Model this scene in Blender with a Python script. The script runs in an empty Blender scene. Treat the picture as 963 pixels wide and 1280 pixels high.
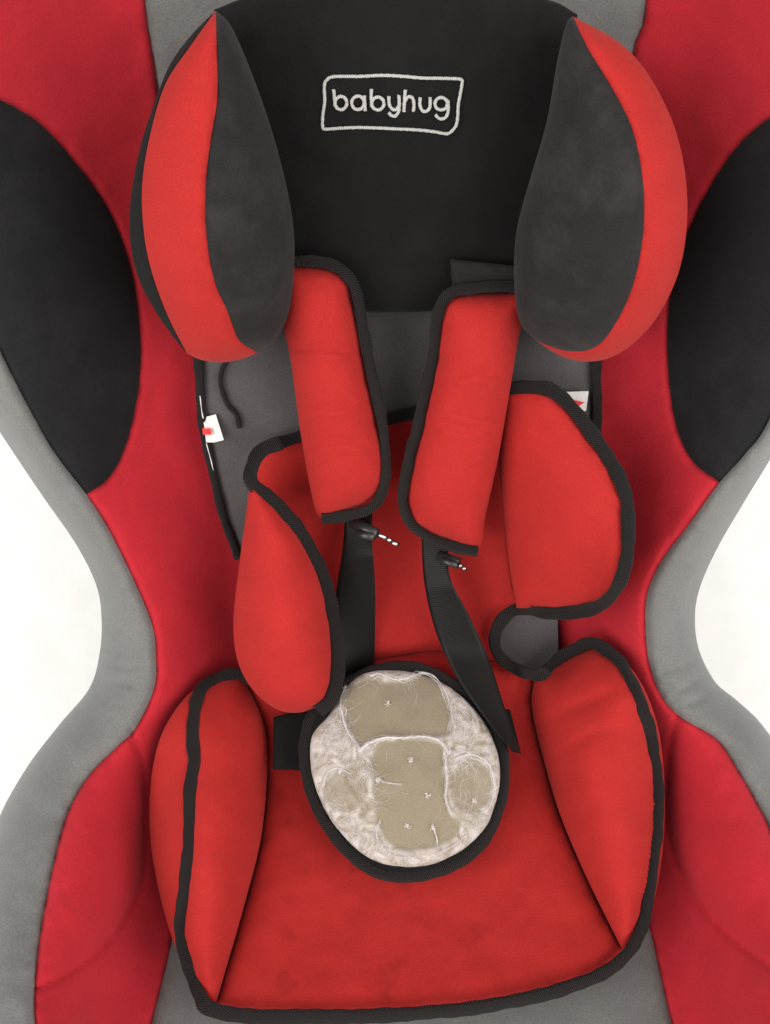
import bpy, math, random
import numpy as np
from mathutils import Vector
from mathutils.geometry import delaunay_2d_cdt

random.seed(7); rng = np.random.default_rng(7)
sc = bpy.context.scene
col = sc.collection

# ------------------------------------------------------------------ camera, light, exposure
PITCH = 65.0                      # the photographer looks down on the seat by this much
DIST, FOC = 0.90, 1372.0          # metres to the fold of the seat; focal length for a 963 x 1280 frame
FLOOR_Z = -0.26                   # floor below the fold of the seat (before lifting everything to z = 0)
se, ce = math.sin(math.radians(PITCH)), math.cos(math.radians(PITCH))
AV = np.array([0, se, ce]); AW = np.array([0, -ce, se])

cam = bpy.data.cameras.new('camera'); camo = bpy.data.objects.new('camera', cam); col.objects.link(camo)
camo.location = AW * DIST + np.array([0, 0, -FLOOR_Z])
camo.rotation_euler = (math.radians(90 - PITCH), 0, 0)
cam.sensor_fit = 'VERTICAL'; cam.sensor_height = 24; cam.lens = FOC / 1280 * 24
cam.clip_start = 0.01; cam.clip_end = 100
sc.camera = camo

world = bpy.data.worlds.new('World'); sc.world = world; world.use_nodes = True
bg = world.node_tree.nodes['Background']
bg.inputs[0].default_value = (1.0, 0.985, 0.97, 1); bg.inputs[1].default_value = 0.70

def area(name, loc, target, size, power, colr):
    l = bpy.data.lights.new(name, 'AREA'); l.shape = 'RECTANGLE'; l.size, l.size_y = size
    l.energy = power; l.color = colr
    o = bpy.data.objects.new(name, l); col.objects.link(o); o.location = loc
    o.rotation_euler = (Vector(target) - Vector(loc)).to_track_quat('-Z', 'Y').to_euler()
area('window_light', (-1.55, -1.2, 1.9), (0, 0, 0.45), (2.2, 1.8), 50, (1.0, 0.975, 0.95))
area('right_side_light', (1.6, -1.1, 1.9), (0, 0, 0.45), (2.2, 1.8), 46, (1.0, 0.975, 0.95))  # broad area lamp from the front right, out of view
sc.view_settings.view_transform = 'Standard'; sc.view_settings.look = 'None'
sc.view_settings.exposure = 0.42; sc.view_settings.gamma = 1.0
sc.view_settings.use_curve_mapping = False

# ------------------------------------------------------------------ helpers: curves and depth
def P3(x, y, w):
    """point on the line of sight of picture point (x, y), w metres in front of the seat's fold"""
    x, y, w = np.broadcast_arrays(np.asarray(x, float), np.asarray(y, float), np.asarray(w, float))
    s = (DIST - w) / FOC
    u = (x - 481.5) * s; v = -(y - 640.0) * s
    out = np.outer(v, AV) + np.outer(w, AW); out[:, 0] += u; out[:, 2] -= FLOOR_Z
    return out

def pchip(ys, vs):
    ys = np.array(ys, float); vs = np.array(vs, float)
    h = np.diff(ys); dl = np.diff(vs) / h
    m = np.zeros(len(ys)); m[0] = dl[0]; m[-1] = dl[-1]
    for i in range(1, len(ys) - 1):
        if dl[i - 1] * dl[i] > 0:
            a, b = 2 * h[i] + h[i - 1], h[i] + 2 * h[i - 1]
            m[i] = (a + b) / (a / dl[i - 1] + b / dl[i])
    def f(y):
        y = np.clip(np.asarray(y, float), ys[0], ys[-1])
        i = np.clip(np.searchsorted(ys, y) - 1, 0, len(h) - 1)
        t = (y - ys[i]) / h[i]
        return ((1 + 2 * t) * (1 - t) ** 2 * vs[i] + t * (1 - t) ** 2 * h[i] * m[i]
                + t * t * (3 - 2 * t) * vs[i + 1] + t * t * (t - 1) * h[i] * m[i + 1])
    return f

def table(pts):
    pts = sorted(pts, key=lambda p: p[1])
    return pchip([p[1] for p in pts], [p[0] for p in pts])

def spl(pts, closed=False, step=5.0):
    """Catmull-Rom through pts, resampled evenly"""
    p = np.array(pts, float); n = len(p)
    if closed: q = np.vstack([p[-1], p, p[0], p[1]])
    else: q = np.vstack([2 * p[0] - p[1], p, 2 * p[-1] - p[-2]])
    out = []
    for i in range(1, len(q) - 2):
        a, b, c, d = q[i - 1], q[i], q[i + 1], q[i + 2]
        t = np.linspace(0, 1, 24, endpoint=False)[:, None]
        out.append(0.5 * (2 * b + (c - a) * t + (2 * a - 5 * b + 4 * c - d) * t ** 2 + (3 * b - a - 3 * c + d) * t ** 3))
    out = np.vstack(out + [q[-2][None]])
    L = np.r_[0, np.cumsum(np.hypot(*np.diff(out, axis=0)[:, :2].T))]
    k = max(3, int(round(L[-1] / step)))
    s = np.linspace(0, L[-1], k + 1)
    r = np.stack([np.interp(s, L, out[:, j]) for j in range(p.shape[1])], 1)
    return r[:-1] if closed else r

def chain(*segs):
    """closed outline out of sampled segments (shared end points dropped)"""
    out = [segs[0]]
    for s in segs[1:]:
        if np.hypot(*(out[-1][-1] - s[0])) < 1.5: s = s[1:]
        out.append(s)
    o = np.vstack(out)
    if np.hypot(*(o[0] - o[-1])) < 1.5: o = o[:-1]
    return o

def line(a, b, step=6.0):
    a, b = np.array(a, float), np.array(b, float)
    k = max(1, int(np.hypot(*(b - a)) / step))
    return a + (b - a) * np.linspace(0, 1, k + 1)[:, None]

def dist(x, y, poly, closed=True):
    a = np.asarray(poly)[:, :2]; b = np.roll(a, -1, 0)
    if not closed: a, b = a[:-1], b[:-1]
    x = np.ravel(x); y = np.ravel(y); out = np.empty(len(x)); ab = b - a; l2 = (ab ** 2).sum(1) + 1e-9
    for i in range(0, len(x), 4000):
        px = x[i:i + 4000, None] - a[None, :, 0]; py = y[i:i + 4000, None] - a[None, :, 1]
        t = np.clip((px * ab[:, 0] + py * ab[:, 1]) / l2, 0, 1)
        out[i:i + 4000] = np.sqrt(((px - t * ab[:, 0]) ** 2 + (py - t * ab[:, 1]) ** 2).min(1))
    return out

def inside(x, y, poly):
    x = np.ravel(x); y = np.ravel(y); r = np.zeros(len(x), bool); n = len(poly)
    for i in range(n):
        x0, y0 = poly[i - 1]; x1, y1 = poly[i]
        if y0 == y1: continue
        c = (y0 > y) != (y1 > y)
        r ^= c & (x < (x1 - x0) * (y - y0) / (y1 - y0) + x0)
    return r

def fill(poly, sp, insets=(1.6, 4.5)):
    poly = np.asarray(poly); x0, y0 = poly.min(0); x1, y1 = poly.max(0)
    gx, gy = np.meshgrid(np.arange(x0, x1, sp), np.arange(y0, y1, sp * 0.87))
    gx[1::2] += sp / 2
    gx, gy = gx.ravel(), gy.ravel()
    m = inside(gx, gy, poly); gx, gy = gx[m], gy[m]
    dd = dist(gx, gy, poly); lim = (insets[-1] if insets else 0) + sp * 0.5
    m = dd > lim; pts = [np.stack([gx[m], gy[m]], 1)]
    tan = np.roll(poly, -1, 0) - np.roll(poly, 1, 0)
    nrm = np.stack([-tan[:, 1], tan[:, 0]], 1) / (np.hypot(*tan.T)[:, None] + 1e-9)
    ar = 0.5 * np.sum(poly[:, 0] * np.roll(poly[:, 1], -1) - np.roll(poly[:, 0], -1) * poly[:, 1])
    if ar < 0: nrm = -nrm
    for o in insets:
        q = poly + nrm * o
        k = inside(q[:, 0], q[:, 1], poly); q = q[k]
        q = q[dist(q[:, 0], q[:, 1], poly) > 0.9 * o]
        pts.append(q)
    allp = np.vstack([poly] + pts); nb = len(poly)
    v, e, f, ov, oe, of = delaunay_2d_cdt([Vector(p) for p in allp], [(i, (i + 1) % nb) for i in range(nb)], [], 0, 1e-4)
    V = np.array([tuple(p) for p in v]); F = np.array([t for t in f if len(t) == 3])
    c = V[F].mean(1); F = F[inside(c[:, 0], c[:, 1], poly)]
    a, b, d = V[F[:, 0]], V[F[:, 1]], V[F[:, 2]]
    sgn = (b[:, 0] - a[:, 0]) * (d[:, 1] - a[:, 1]) - (b[:, 1] - a[:, 1]) * (d[:, 0] - a[:, 0])
    F[sgn > 0] = F[sgn > 0][:, ::-1]          # y runs down, so clockwise here faces the viewer
    return V, F

class Dome:
    """smooth 0..1 swelling over an outline (membrane blown up from below)"""
    def __init__(s, poly, st=6.0, it=900):
        poly = np.asarray(poly); s.p0 = poly.min(0) - 2 * st; s.st = st
        n = np.ceil((poly.max(0) - s.p0) / st).astype(int) + 3
        gx, gy = np.meshgrid(s.p0[0] + np.arange(n[0]) * st, s.p0[1] + np.arange(n[1]) * st)
        m = inside(gx, gy, poly).reshape(gx.shape).astype(float)
        d = dist(gx, gy, poly).reshape(gx.shape) * m
        u = d * (d.max() * 2 - d) / st ** 2 * 0.5
        for _ in range(it):
            a = np.zeros_like(u)
            a[1:-1, 1:-1] = 0.25 * (u[:-2, 1:-1] + u[2:, 1:-1] + u[1:-1, :-2] + u[1:-1, 2:] + 1)
            u = a * m
        s.u = u / u.max()
    def __call__(s, x, y):
        gx = np.clip((np.ravel(x) - s.p0[0]) / s.st, 0, s.u.shape[1] - 1.001)
        gy = np.clip((np.ravel(y) - s.p0[1]) / s.st, 0, s.u.shape[0] - 1.001)
        i, j = gx.astype(int), gy.astype(int); a, b = gx - i, gy - j
        return (s.u[j, i] * (1 - a) * (1 - b) + s.u[j, i + 1] * a * (1 - b)
                + s.u[j + 1, i] * (1 - a) * b + s.u[j + 1, i + 1] * a * b)

def edge(d, R):
    t = np.clip(d / R, 0, 1); return np.sqrt(np.maximum(1 - (1 - t) ** 2, 0))
def smax(a, b, k=0.012): return 0.5 * (a + b + np.sqrt((a - b) ** 2 + k * k))
def groove(x, y, path, depth=0.003, wid=4.0): return depth * np.exp(-(dist(x, y, path, False) / wid) ** 2)

_vt = rng.uniform(-1, 1, (256, 256))
def vnoise(x, y, sc_, seed=0):
    u, v = np.ravel(x) / sc_ + 31.7 * seed + 500, np.ravel(y) / sc_ + 17.3 * seed + 500
    i, j = np.floor(u).astype(int), np.floor(v).astype(int); a, b = u - i, v - j
    a = a * a * (3 - 2 * a); b = b * b * (3 - 2 * b); g = lambda p, q: _vt[p % 256, q % 256]
    return (g(i, j) * (1 - a) + g(i + 1, j) * a) * (1 - b) + (g(i, j + 1) * (1 - a) + g(i + 1, j + 1) * a) * b
def pucker(x, y, d, k):
    return k * (0.0011 * np.exp(-d / 9.0) * vnoise(x, y, 9, 1) + 0.0007 * np.exp(-d / 26.0) * vnoise(x, y, 17, 2) + 0.0010 * vnoise(x, y, 46, 3) + 0.0004 * vnoise(x, y, 19, 4))

# ------------------------------------------------------------------ helpers: objects
ORIGIN = {}
def thing(name, label, cat, loc, group=None):
    o = bpy.data.objects.new(name, None); col.objects.link(o); o.location = loc
    o.empty_display_size = 0.05
    o['label'] = label; o['category'] = cat
    if group: o['group'] = group
    ORIGIN[o.name] = np.array(loc, float); return o

def mesh(name, V, F, mat, parent=None, label=None, kind=None, uv=None, smooth=True, attr=None):
    org = ORIGIN[parent.name] if parent else np.zeros(3)
    me = bpy.data.meshes.new(name); me.from_pydata((np.asarray(V) - org).tolist(), [], [list(map(int, f)) for f in F])
    if smooth: me.polygons.foreach_set('use_smooth', [True] * len(me.polygons))
    if uv is not None:
        lay = me.uv_layers.new(name='UVMap'); li = np.empty(len(me.loops), int); me.loops.foreach_get('vertex_index', li)
        lay.data.foreach_set('uv', np.asarray(uv, np.float32)[li].ravel())
    if attr:
        for k, val in attr.items():
            a = me.attributes.new(k, 'FLOAT', 'POINT'); a.data.foreach_set('value', np.asarray(val, np.float32))
    me.materials.append(mat); me.update()
    o = bpy.data.objects.new(name, me); col.objects.link(o); o.parent = parent
    ORIGIN[o.name] = org
    if label: o['label'] = label
    if kind: o['kind'] = kind
    return o

def surf(name, poly, front, mat, parent, back=None, th=0.004, sp=6.0, insets=(1.6, 4.5), label=None, attrf=None, pk=1.0):
    """cushion or cloth panel over an outline: front skin, back skin and the edge between them"""
    V, F = fill(poly, sp, insets); n = len(V); x, y = V[:, 0], V[:, 1]
    d = dist(x, y, poly)
    wf = front(x, y, d) + pucker(x, y, d, pk); wb = wf - th if back is None else np.minimum(back(x, y, d), wf - 0.0008)
    e = {}
    for t in F:
        for a, b in ((t[0], t[1]), (t[1], t[2]), (t[2], t[0])): e[(a, b)] = 1
    side = [(b, a, a + n, b + n) for (a, b) in e if (b, a) not in e]
    faces = [tuple(t) for t in F] + [tuple(t[::-1] + n) for t in F] + side
    at = None
    if attrf: at = {k: np.r_[f(x, y), f(x, y)] for k, f in attrf.items()}
    return mesh(name, np.vstack([P3(x, y, wf), P3(x, y, wb)]), faces, mat, parent, label, attr=at)

def tube(name, pts, width, thick, mat, parent, closed=False, n=10, label=None, wob=0.0, normal=None, kind=None):
    """flat-oval tape swept along 3-D points; width lies across the line of sight"""
    p = np.asarray(pts, float); m = len(p)
    t = (np.roll(p, -1, 0) - np.roll(p, 1, 0))
    if not closed: t[0] = p[1] - p[0]; t[-1] = p[-1] - p[-2]
    t /= np.linalg.norm(t, axis=1)[:, None] + 1e-12
    nn = np.tile(AW if normal is None else normal, (m, 1)) if normal is None or np.ndim(normal) == 1 else np.asarray(normal)
    s = np.cross(t, nn); s /= np.linalg.norm(s, axis=1)[:, None] + 1e-9
    up = np.cross(s, t)
    wd = np.broadcast_to(np.asarray(width, float), (m,)) * (1 + wob * np.sin(np.arange(m) * 0.9) * rng.uniform(0.4, 1, m))
    tk = np.broadcast_to(np.asarray(thick, float), (m,))
    L = np.r_[0, np.cumsum(np.linalg.norm(np.diff(p, axis=0), axis=1))]
    ang = np.linspace(0, 2 * np.pi, n, endpoint=False)
    ca = np.sign(np.cos(ang)) * np.abs(np.cos(ang)) ** 0.8; sa = np.sign(np.sin(ang)) * np.abs(np.sin(ang)) ** 0.8
    V = (p[:, None] + s[:, None] * (ca[None, :, None] * wd[:, None, None] / 2) + up[:, None] * (sa[None, :, None] * tk[:, None, None] / 2)).reshape(-1, 3)
    uv = np.stack([np.repeat(L, n), (ca[None] * wd[:, None] / 2).ravel()], 1)
    F = []
    for i in range(m if closed else m - 1):
        j = (i + 1) % m
        for k in range(n):
            q = (k + 1) % n; F.append((i * n + k, j * n + k, j * n + q, i * n + q))
    if not closed: F += [tuple(range(n)), tuple((m - 1) * n + k for k in range(n))[::-1]]
    return mesh(name, V, F, mat, parent, label, uv=uv, kind=kind)

def pxm(w): return (DIST - np.mean(w)) / FOC      # metres per picture point at that depth

# ------------------------------------------------------------------ materials
def new_mat(name):
    m = bpy.data.materials.new(name); m.use_nodes = True
    nt = m.node_tree; return m, nt, nt.nodes['Principled BSDF']
def N(nt, t, **k):
    n = nt.nodes.new(t)
    for a, v in k.items():
        if a.startswith('i_'): n.inputs[int(a[2:])].default_value = v
        else: setattr(n, a, v)
    return n

def fabric(name, c, rough=0.85, sheen=0.25, tint=(1, 1, 1), weave=1000, bump=0.5, var=0.10, wrinkle=0.25, lint=0.0, stain=0.0, grain=0.22):
    m, nt, b = new_mat(name); L = nt.links.new
    tc = N(nt, 'ShaderNodeTexCoord'); O = tc.outputs['Object']
    n1 = N(nt, 'ShaderNodeTexNoise'); n1.inputs['Scale'].default_value = 38; n1.inputs['Detail'].default_value = 5; L(O, n1.inputs['Vector'])
    n2 = N(nt, 'ShaderNodeTexNoise'); n2.inputs['Scale'].default_value = weave; n2.inputs['Detail'].default_value = 2; L(O, n2.inputs['Vector'])
    mr = N(nt, 'ShaderNodeMapRange'); L(n1.outputs[0], mr.inputs[0]); mr.inputs[1].default_value = 0.3; mr.inputs[2].default_value = 0.7
    mr.inputs[3].default_value = 1 - var; mr.inputs[4].default_value = 1 + var
    mr2 = N(nt, 'ShaderNodeMapRange'); L(n2.outputs[0], mr2.inputs[0]); mr2.inputs[1].default_value = 0.25; mr2.inputs[2].default_value = 0.75
    mr2.inputs[3].default_value = 1 - grain; mr2.inputs[4].default_value = 1 + grain
    mu = N(nt, 'ShaderNodeMath', operation='MULTIPLY'); L(mr.outputs[0], mu.inputs[0]); L(mr2.outputs[0], mu.inputs[1])
    hv = N(nt, 'ShaderNodeVectorMath', operation='SCALE'); hv.inputs[0].default_value = c; L(mu.outputs[0], hv.inputs['Scale'])
    out = hv.outputs[0]
    if stain:
        n4 = N(nt, 'ShaderNodeTexNoise'); n4.inputs['Scale'].default_value = 30; n4.inputs['Detail'].default_value = 3; L(O, n4.inputs['Vector'])
        r4 = N(nt, 'ShaderNodeMapRange'); L(n4.outputs[0], r4.inputs[0]); r4.inputs[1].default_value = 0.60; r4.inputs[2].default_value = 0.68
        r4.inputs[3].default_value = 1; r4.inputs[4].default_value = 1 - stain
        sv = N(nt, 'ShaderNodeVectorMath', operation='SCALE'); L(out, sv.inputs[0]); L(r4.outputs[0], sv.inputs['Scale']); out = sv.outputs[0]
    if lint:
        n3 = N(nt, 'ShaderNodeTexNoise'); n3.inputs['Scale'].default_value = 22; n3.inputs['Detail'].default_value = 9; n3.inputs['Roughness'].default_value = 0.72; L(O, n3.inputs['Vector'])
        r3 = N(nt, 'ShaderNodeMapRange'); L(n3.outputs[0], r3.inputs[0]); r3.inputs[1].default_value = 0.48; r3.inputs[2].default_value = 0.78
        r3.inputs[4].default_value = lint
        mx = N(nt, 'ShaderNodeMix', data_type='RGBA'); L(r3.outputs[0], mx.inputs[0]); L(out, mx.inputs[6]); mx.inputs[7].default_value = (0.30, 0.275, 0.26, 1)
        out = mx.outputs[2]
    L(out, b.inputs['Base Color'])
    n5 = N(nt, 'ShaderNodeTexNoise'); n5.inputs['Scale'].default_value = 26; n5.inputs['Detail'].default_value = 3; L(O, n5.inputs['Vector'])
    b1 = N(nt, 'ShaderNodeBump'); b1.inputs['Strength'].default_value = wrinkle; b1.inputs['Distance'].default_value = 0.006; L(n5.outputs[0], b1.inputs['Height'])
    b2 = N(nt, 'ShaderNodeBump'); b2.inputs['Strength'].default_value = bump; b2.inputs['Distance'].default_value = 0.0006
    L(n2.outputs[0], b2.inputs['Height']); L(b1.outputs[0], b2.inputs['Normal']); L(b2.outputs[0], b.inputs['Normal'])
    b.inputs['Roughness'].default_value = rough; b.inputs['Specular IOR Level'].default_value = 0.12
    b.inputs['Sheen Weight'].default_value = sheen; b.inputs['Sheen Roughness'].default_value = 0.45; b.inputs['Sheen Tint'].default_value = (*tint, 1)
    return m

def tape(name, c, pitch=0.0016, slant=1.0, strength=0.7, rough=0.7, sheen=0.2, contrast=0.5):
    """woven tape: slanting ribs that follow the tape's own length"""
    m, nt, b = new_mat(name); L = nt.links.new
    uv = N(nt, 'ShaderNodeUVMap'); sx = N(nt, 'ShaderNodeSeparateXYZ'); L(uv.outputs[0], sx.inputs[0])
    a = N(nt, 'ShaderNodeMath', operation='MULTIPLY'); L(sx.outputs[1], a.inputs[0]); a.inputs[1].default_value = slant
    s = N(nt, 'ShaderNodeMath', operation='ADD'); L(sx.outputs[0], s.inputs[0]); L(a.outputs[0], s.inputs[1])
    k = N(nt, 'ShaderNodeMath', operation='MULTIPLY'); L(s.outputs[0], k.inputs[0]); k.inputs[1].default_value = 2 * math.pi / pitch
    w = N(nt, 'ShaderNodeMath', operation='SINE'); L(k.outputs[0], w.inputs[0])
    tc = N(nt, 'ShaderNodeTexCoord')
    no = N(nt, 'ShaderNodeTexNoise'); no.inputs['Scale'].default_value = 1200; L(tc.outputs['Object'], no.inputs['Vector'])
    ad = N(nt, 'ShaderNodeMath', operation='ADD'); L(w.outputs[0], ad.inputs[0]); L(no.outputs[0], ad.inputs[1])
    bp = N(nt, 'ShaderNodeBump'); bp.inputs['Strength'].default_value = strength; bp.inputs['Distance'].default_value = 0.0004
    L(ad.outputs[0], bp.inputs['Height']); L(bp.outputs[0], b.inputs['Normal'])
    mr = N(nt, 'ShaderNodeMapRange'); L(w.outputs[0], mr.inputs[0]); mr.inputs[1].default_value = -1
    mr.inputs[3].default_value = 1 - contrast; mr.inputs[4].default_value = 1 + contrast * 0.5
    hv = N(nt, 'ShaderNodeVectorMath', operation='SCALE'); hv.inputs[0].default_value = c; L(mr.outputs[0], hv.inputs['Scale'])
    L(hv.outputs[0], b.inputs['Base Color'])
    b.inputs['Roughness'].default_value = rough; b.inputs['Specular IOR Level'].default_value = 0.14
    b.inputs['Sheen Weight'].default_value = sheen; b.inputs['Sheen Roughness'].default_value = 0.5
    return m

def plain(name, c, rough=0.5, metal=0.0, spec=0.4, bump=0.0, scale=80):
    m, nt, b = new_mat(name); L = nt.links.new
    tc = N(nt, 'ShaderNodeTexCoord'); n = N(nt, 'ShaderNodeTexNoise'); n.inputs['Scale'].default_value = scale; n.inputs['Detail'].default_value = 4
    L(tc.outputs['Object'], n.inputs['Vector'])
    mr = N(nt, 'ShaderNodeMapRange'); L(n.outputs[0], mr.inputs[0]); mr.inputs[3].default_value = 0.9; mr.inputs[4].default_value = 1.1
    hv = N(nt, 'ShaderNodeVectorMath', operation='SCALE'); hv.inputs[0].default_value = c; L(mr.outputs[0], hv.inputs['Scale']); L(hv.outputs[0], b.inputs['Base Color'])
    if bump:
        bp = N(nt, 'ShaderNodeBump'); bp.inputs['Strength'].default_value = bump; bp.inputs['Distance'].default_value = 0.004
        L(n.outputs[0], bp.inputs['Height']); L(bp.outputs[0], b.inputs['Normal'])
    b.inputs['Roughness'].default_value = rough; b.inputs['Metallic'].default_value = metal; b.inputs['Specular IOR Level'].default_value = spec
    return m

M = dict(
    shell_red=fabric('crimson_cover_cloth', (0.345, 0.0140, 0.0220), sheen=0.16, tint=(1, 0.40, 0.45), var=0.05, wrinkle=0.15, grain=0.13),
    red=fabric('red_insert_cloth', (0.310, 0.0155, 0.0135), sheen=0.10, tint=(1, 0.4, 0.35), var=0.05, wrinkle=0.22, grain=0.13),
    seat_red=fabric('worn_red_seat_cloth', (0.310, 0.0155, 0.0135), sheen=0.10, tint=(1, 0.4, 0.35), var=0.06, wrinkle=0.22, stain=0.17, grain=0.14),
    grey=fabric('grey_rim_cloth', (0.128, 0.128, 0.121), sheen=0.25, var=0.06, wrinkle=0.12),
    dgrey=fabric('dark_grey_backing_cloth', (0.058, 0.053, 0.053), sheen=0.2, var=0.08, wrinkle=0.2),
    black=fabric('black_cloth', (0.0056, 0.0051, 0.0051), sheen=0.03, var=0.10, wrinkle=0.15, lint=0.012),
    wing_black=fabric('black_wing_cloth', (0.0085, 0.0085, 0.0092), sheen=0.04, var=0.10, wrinkle=0.12, lint=0.02),
    char=fabric('charcoal_bolster_cloth', (0.0135, 0.0125, 0.0125), sheen=0.05, var=0.12, wrinkle=0.25, lint=0.055),
    bind=tape('black_binding_tape', (0.0125, 0.0097, 0.0090), sheen=0.04, contrast=0.8, pitch=0.0019, strength=0.9),
    strap=tape('black_strap_webbing', (0.0050, 0.0043, 0.0041), pitch=0.0013, slant=0.0, strength=0.15, rough=0.45, sheen=0.05, contrast=0.1),
    thread=tape('white_embroidery_thread', (0.50, 0.485, 0.455), pitch=0.0011, slant=0.4, strength=0.8, rough=0.55, sheen=0.3, contrast=0.3),
    plastic=plain('dark_plastic', (0.02, 0.02, 0.02), 0.35),
    shell=plain('grey_plastic_shell', (0.10, 0.10, 0.10), 0.45, bump=0.05, scale=400),
    metal=plain('tongue_steel', (0.55, 0.52, 0.50), 0.35, metal=1.0),
    label=plain('white_label_tape', (0.55, 0.53, 0.51), 0.6, spec=0.2, bump=0.1, scale=500),
    label_red=plain('red_label_print', (0.55, 0.03, 0.03), 0.6, spec=0.2),
    floor=plain('white_floor', (0.80, 0.785, 0.76), 0.5, spec=0.3, bump=0.35, scale=22),
    cotton=plain('cotton_fibre', (0.70, 0.65, 0.635), 0.9, spec=0.1),
)

# ------------------------------------------------------------------ floor
S = 8.0
fl = mesh('floor', [(-S, -S, 0), (S, -S, 0), (S, S, 0), (-S, S, 0)], [(0, 1, 2, 3)], M['floor'], smooth=False, kind='structure')

# ------------------------------------------------------------------ the bucket of the seat: edges in the picture and depth
e2L_p = [(-70, -280), (-140, -60), (-142, 120), (-118, 290), (-80, 400), (-38, 480), (0, 540), (50, 615), (95, 680), (120, 730), (127, 770), (125, 815), (112, 860), (75, 905), (40, 950), (15, 990), (0, 1020), (-33, 1100), (-55, 1200), (-60, 1350), (-40, 1480)]
e2R_p = [(1045, -280), (1110, -60), (1112, 120), (1088, 290), (1052, 400), (1005, 500), (963, 574), (932, 625), (897, 685), (875, 735), (869, 772), (874, 812), (894, 852), (922, 876), (952, 905), (985, 955), (1010, 1020), (1035, 1100), (1050, 1200), (1055, 1350), (1035, 1480)]
e1L_p = [(10, -280), (-72, -60), (-74, 120), (-60, 240), (-33, 345), (0, 437), (50, 535), (75, 575), (108, 618), (135, 660), (165, 720), (190, 780), (195, 820), (193, 860), (170, 910), (148, 932), (115, 965), (95, 995), (80, 1030), (65, 1090), (50, 1170), (43, 1240), (46, 1300), (65, 1480)]
e1R_p = [(970, -280), (1056, -60), (1060, 120), (1048, 250), (1025, 370), (963, 522), (932, 567), (900, 603), (862, 655), (828, 700), (810, 740), (807, 780), (812, 830), (827, 870), (852, 897), (897, 925), (927, 970), (947, 1005), (963, 1037), (980, 1100), (993, 1200), (998, 1300), (980, 1480)]
e0L_p = [(150, -280), (181, 0), (188, 50), (197, 105), (225, 300), (258, 500), (285, 600), (313, 700), (317, 800), (300, 900), (262, 1000), (230, 1100), (213, 1185), (200, 1240), (190, 1280), (150, 1480)]
e0R_p = [(835, -280), (808, 0), (800, 40), (790, 80), (765, 300), (735, 500), (703, 700), (697, 800), (715, 900), (750, 1000), (790, 1100), (812, 1160), (825, 1215), (840, 1280), (890, 1480)]
E = {k: table(v) for k, v in dict(e2L=e2L_p, e2R=e2R_p, e1L=e1L_p, e1R=e1R_p, e0L=e0L_p, e0R=e0R_p).items()}
wc = pchip([-280, 0, 300, 600, 750, 850, 950, 1100, 1280, 1480], [0.30, 0.225, 0.14, 0.05, 0.012, 0.0, 0.015, 0.07, 0.15, 0.22])
Hw = pchip([-280, 100, 300, 500, 650, 800, 900, 1000, 1150, 1480], [0.075, 0.085, 0.085, 0.08, 0.07, 0.062, 0.065, 0.075, 0.08, 0.075])

def shell_base(x, y):
    x = np.ravel(x).astype(float); y = np.ravel(y).astype(float)
    left = x < 490
    e0 = np.where(left, E['e0L'](y), -E['e0R'](y)); e1 = np.where(left, E['e1L'](y), -E['e1R'](y)); e2 = np.where(left, E['e2L'](y), -E['e2R'](y))
    xs = np.where(left, x, -x); H = Hw(y)
    t = np.clip((e0 - xs) / (e0 - e1), 0, 1); q = np.clip((e1 - xs) / (e1 - e2), 0, 1)
    s = 0.35 * t ** 1.7 + 0.65 * t * t * (3 - 2 * t)
    rim = 0.010 * np.sin(q * 2.0) - 0.058 * (1 - np.sqrt(np.maximum(1 - q * q, 0)))
    mid = (E['e0L'](y) + E['e0R'](y)) / 2; hw = (E['e0R'](y) - E['e0L'](y)) / 2
    r2 = ((x - mid) / hw) ** 2; bow = 0.022 * r2 / (1 + r2) - 0.011
    return wc(y) + bow + H * s + rim * (q > 0)

seamL, seamR = spl(e1L_p), spl(e1R_p)
silL, silR = spl(e2L_p), spl(e2R_p)
midL, midR = spl(e0L_p), spl(e0R_p)
bL_in = spl([(-60, 235), (-52, 130), (-25, 118), (0, 125), (50, 155), (100, 210), (140, 270), (165, 340), (175, 410), (175, 470), (165, 530), (150, 575), (131, 602), (108, 618)])
bR_in = spl([(1048, 250), (1035, 150), (1000, 135), (963, 148), (925, 180), (890, 230), (860, 290), (843, 345), (835, 400), (836, 470), (845, 530), (865, 575), (900, 603)])
armL = spl([(163, 915), (178, 960), (180, 1030), (178, 1100), (155, 1150), (120, 1190), (80, 1220), (45, 1236)])
armR = spl([(848, 897), (838, 940), (834, 1020), (847, 1080), (875, 1130), (915, 1172), (963, 1208), (994, 1222)])
wrk = [spl(p) for p in ([(128, 805), (150, 816), (178, 818)], [(135, 830), (160, 834), (180, 830)], [(120, 862), (145, 852), (165, 856)],
                        [(828, 838), (850, 834), (868, 826)], [(832, 858), (852, 862), (872, 850), (884, 846)], [(840, 872), (858, 880), (880, 872)])]
domeWL = Dome(chain(bL_in, np.array([(60, 560), (0, 437), (-33, 345), (-60, 240)], float))); domeWR = Dome(chain(bR_in, np.array([(963, 522), (1025, 370), (1048, 250)], float)))
armLp = chain(armL, spl([(45, 1236), (50, 1170), (65, 1090), (95, 995), (148, 932), (163, 915)])); armRp = chain(armR, spl([(994, 1222), (980, 1100), (963, 1037), (927, 970), (897, 925), (848, 897)]))
domeAL, domeAR = Dome(armLp), Dome(armRp)

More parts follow.
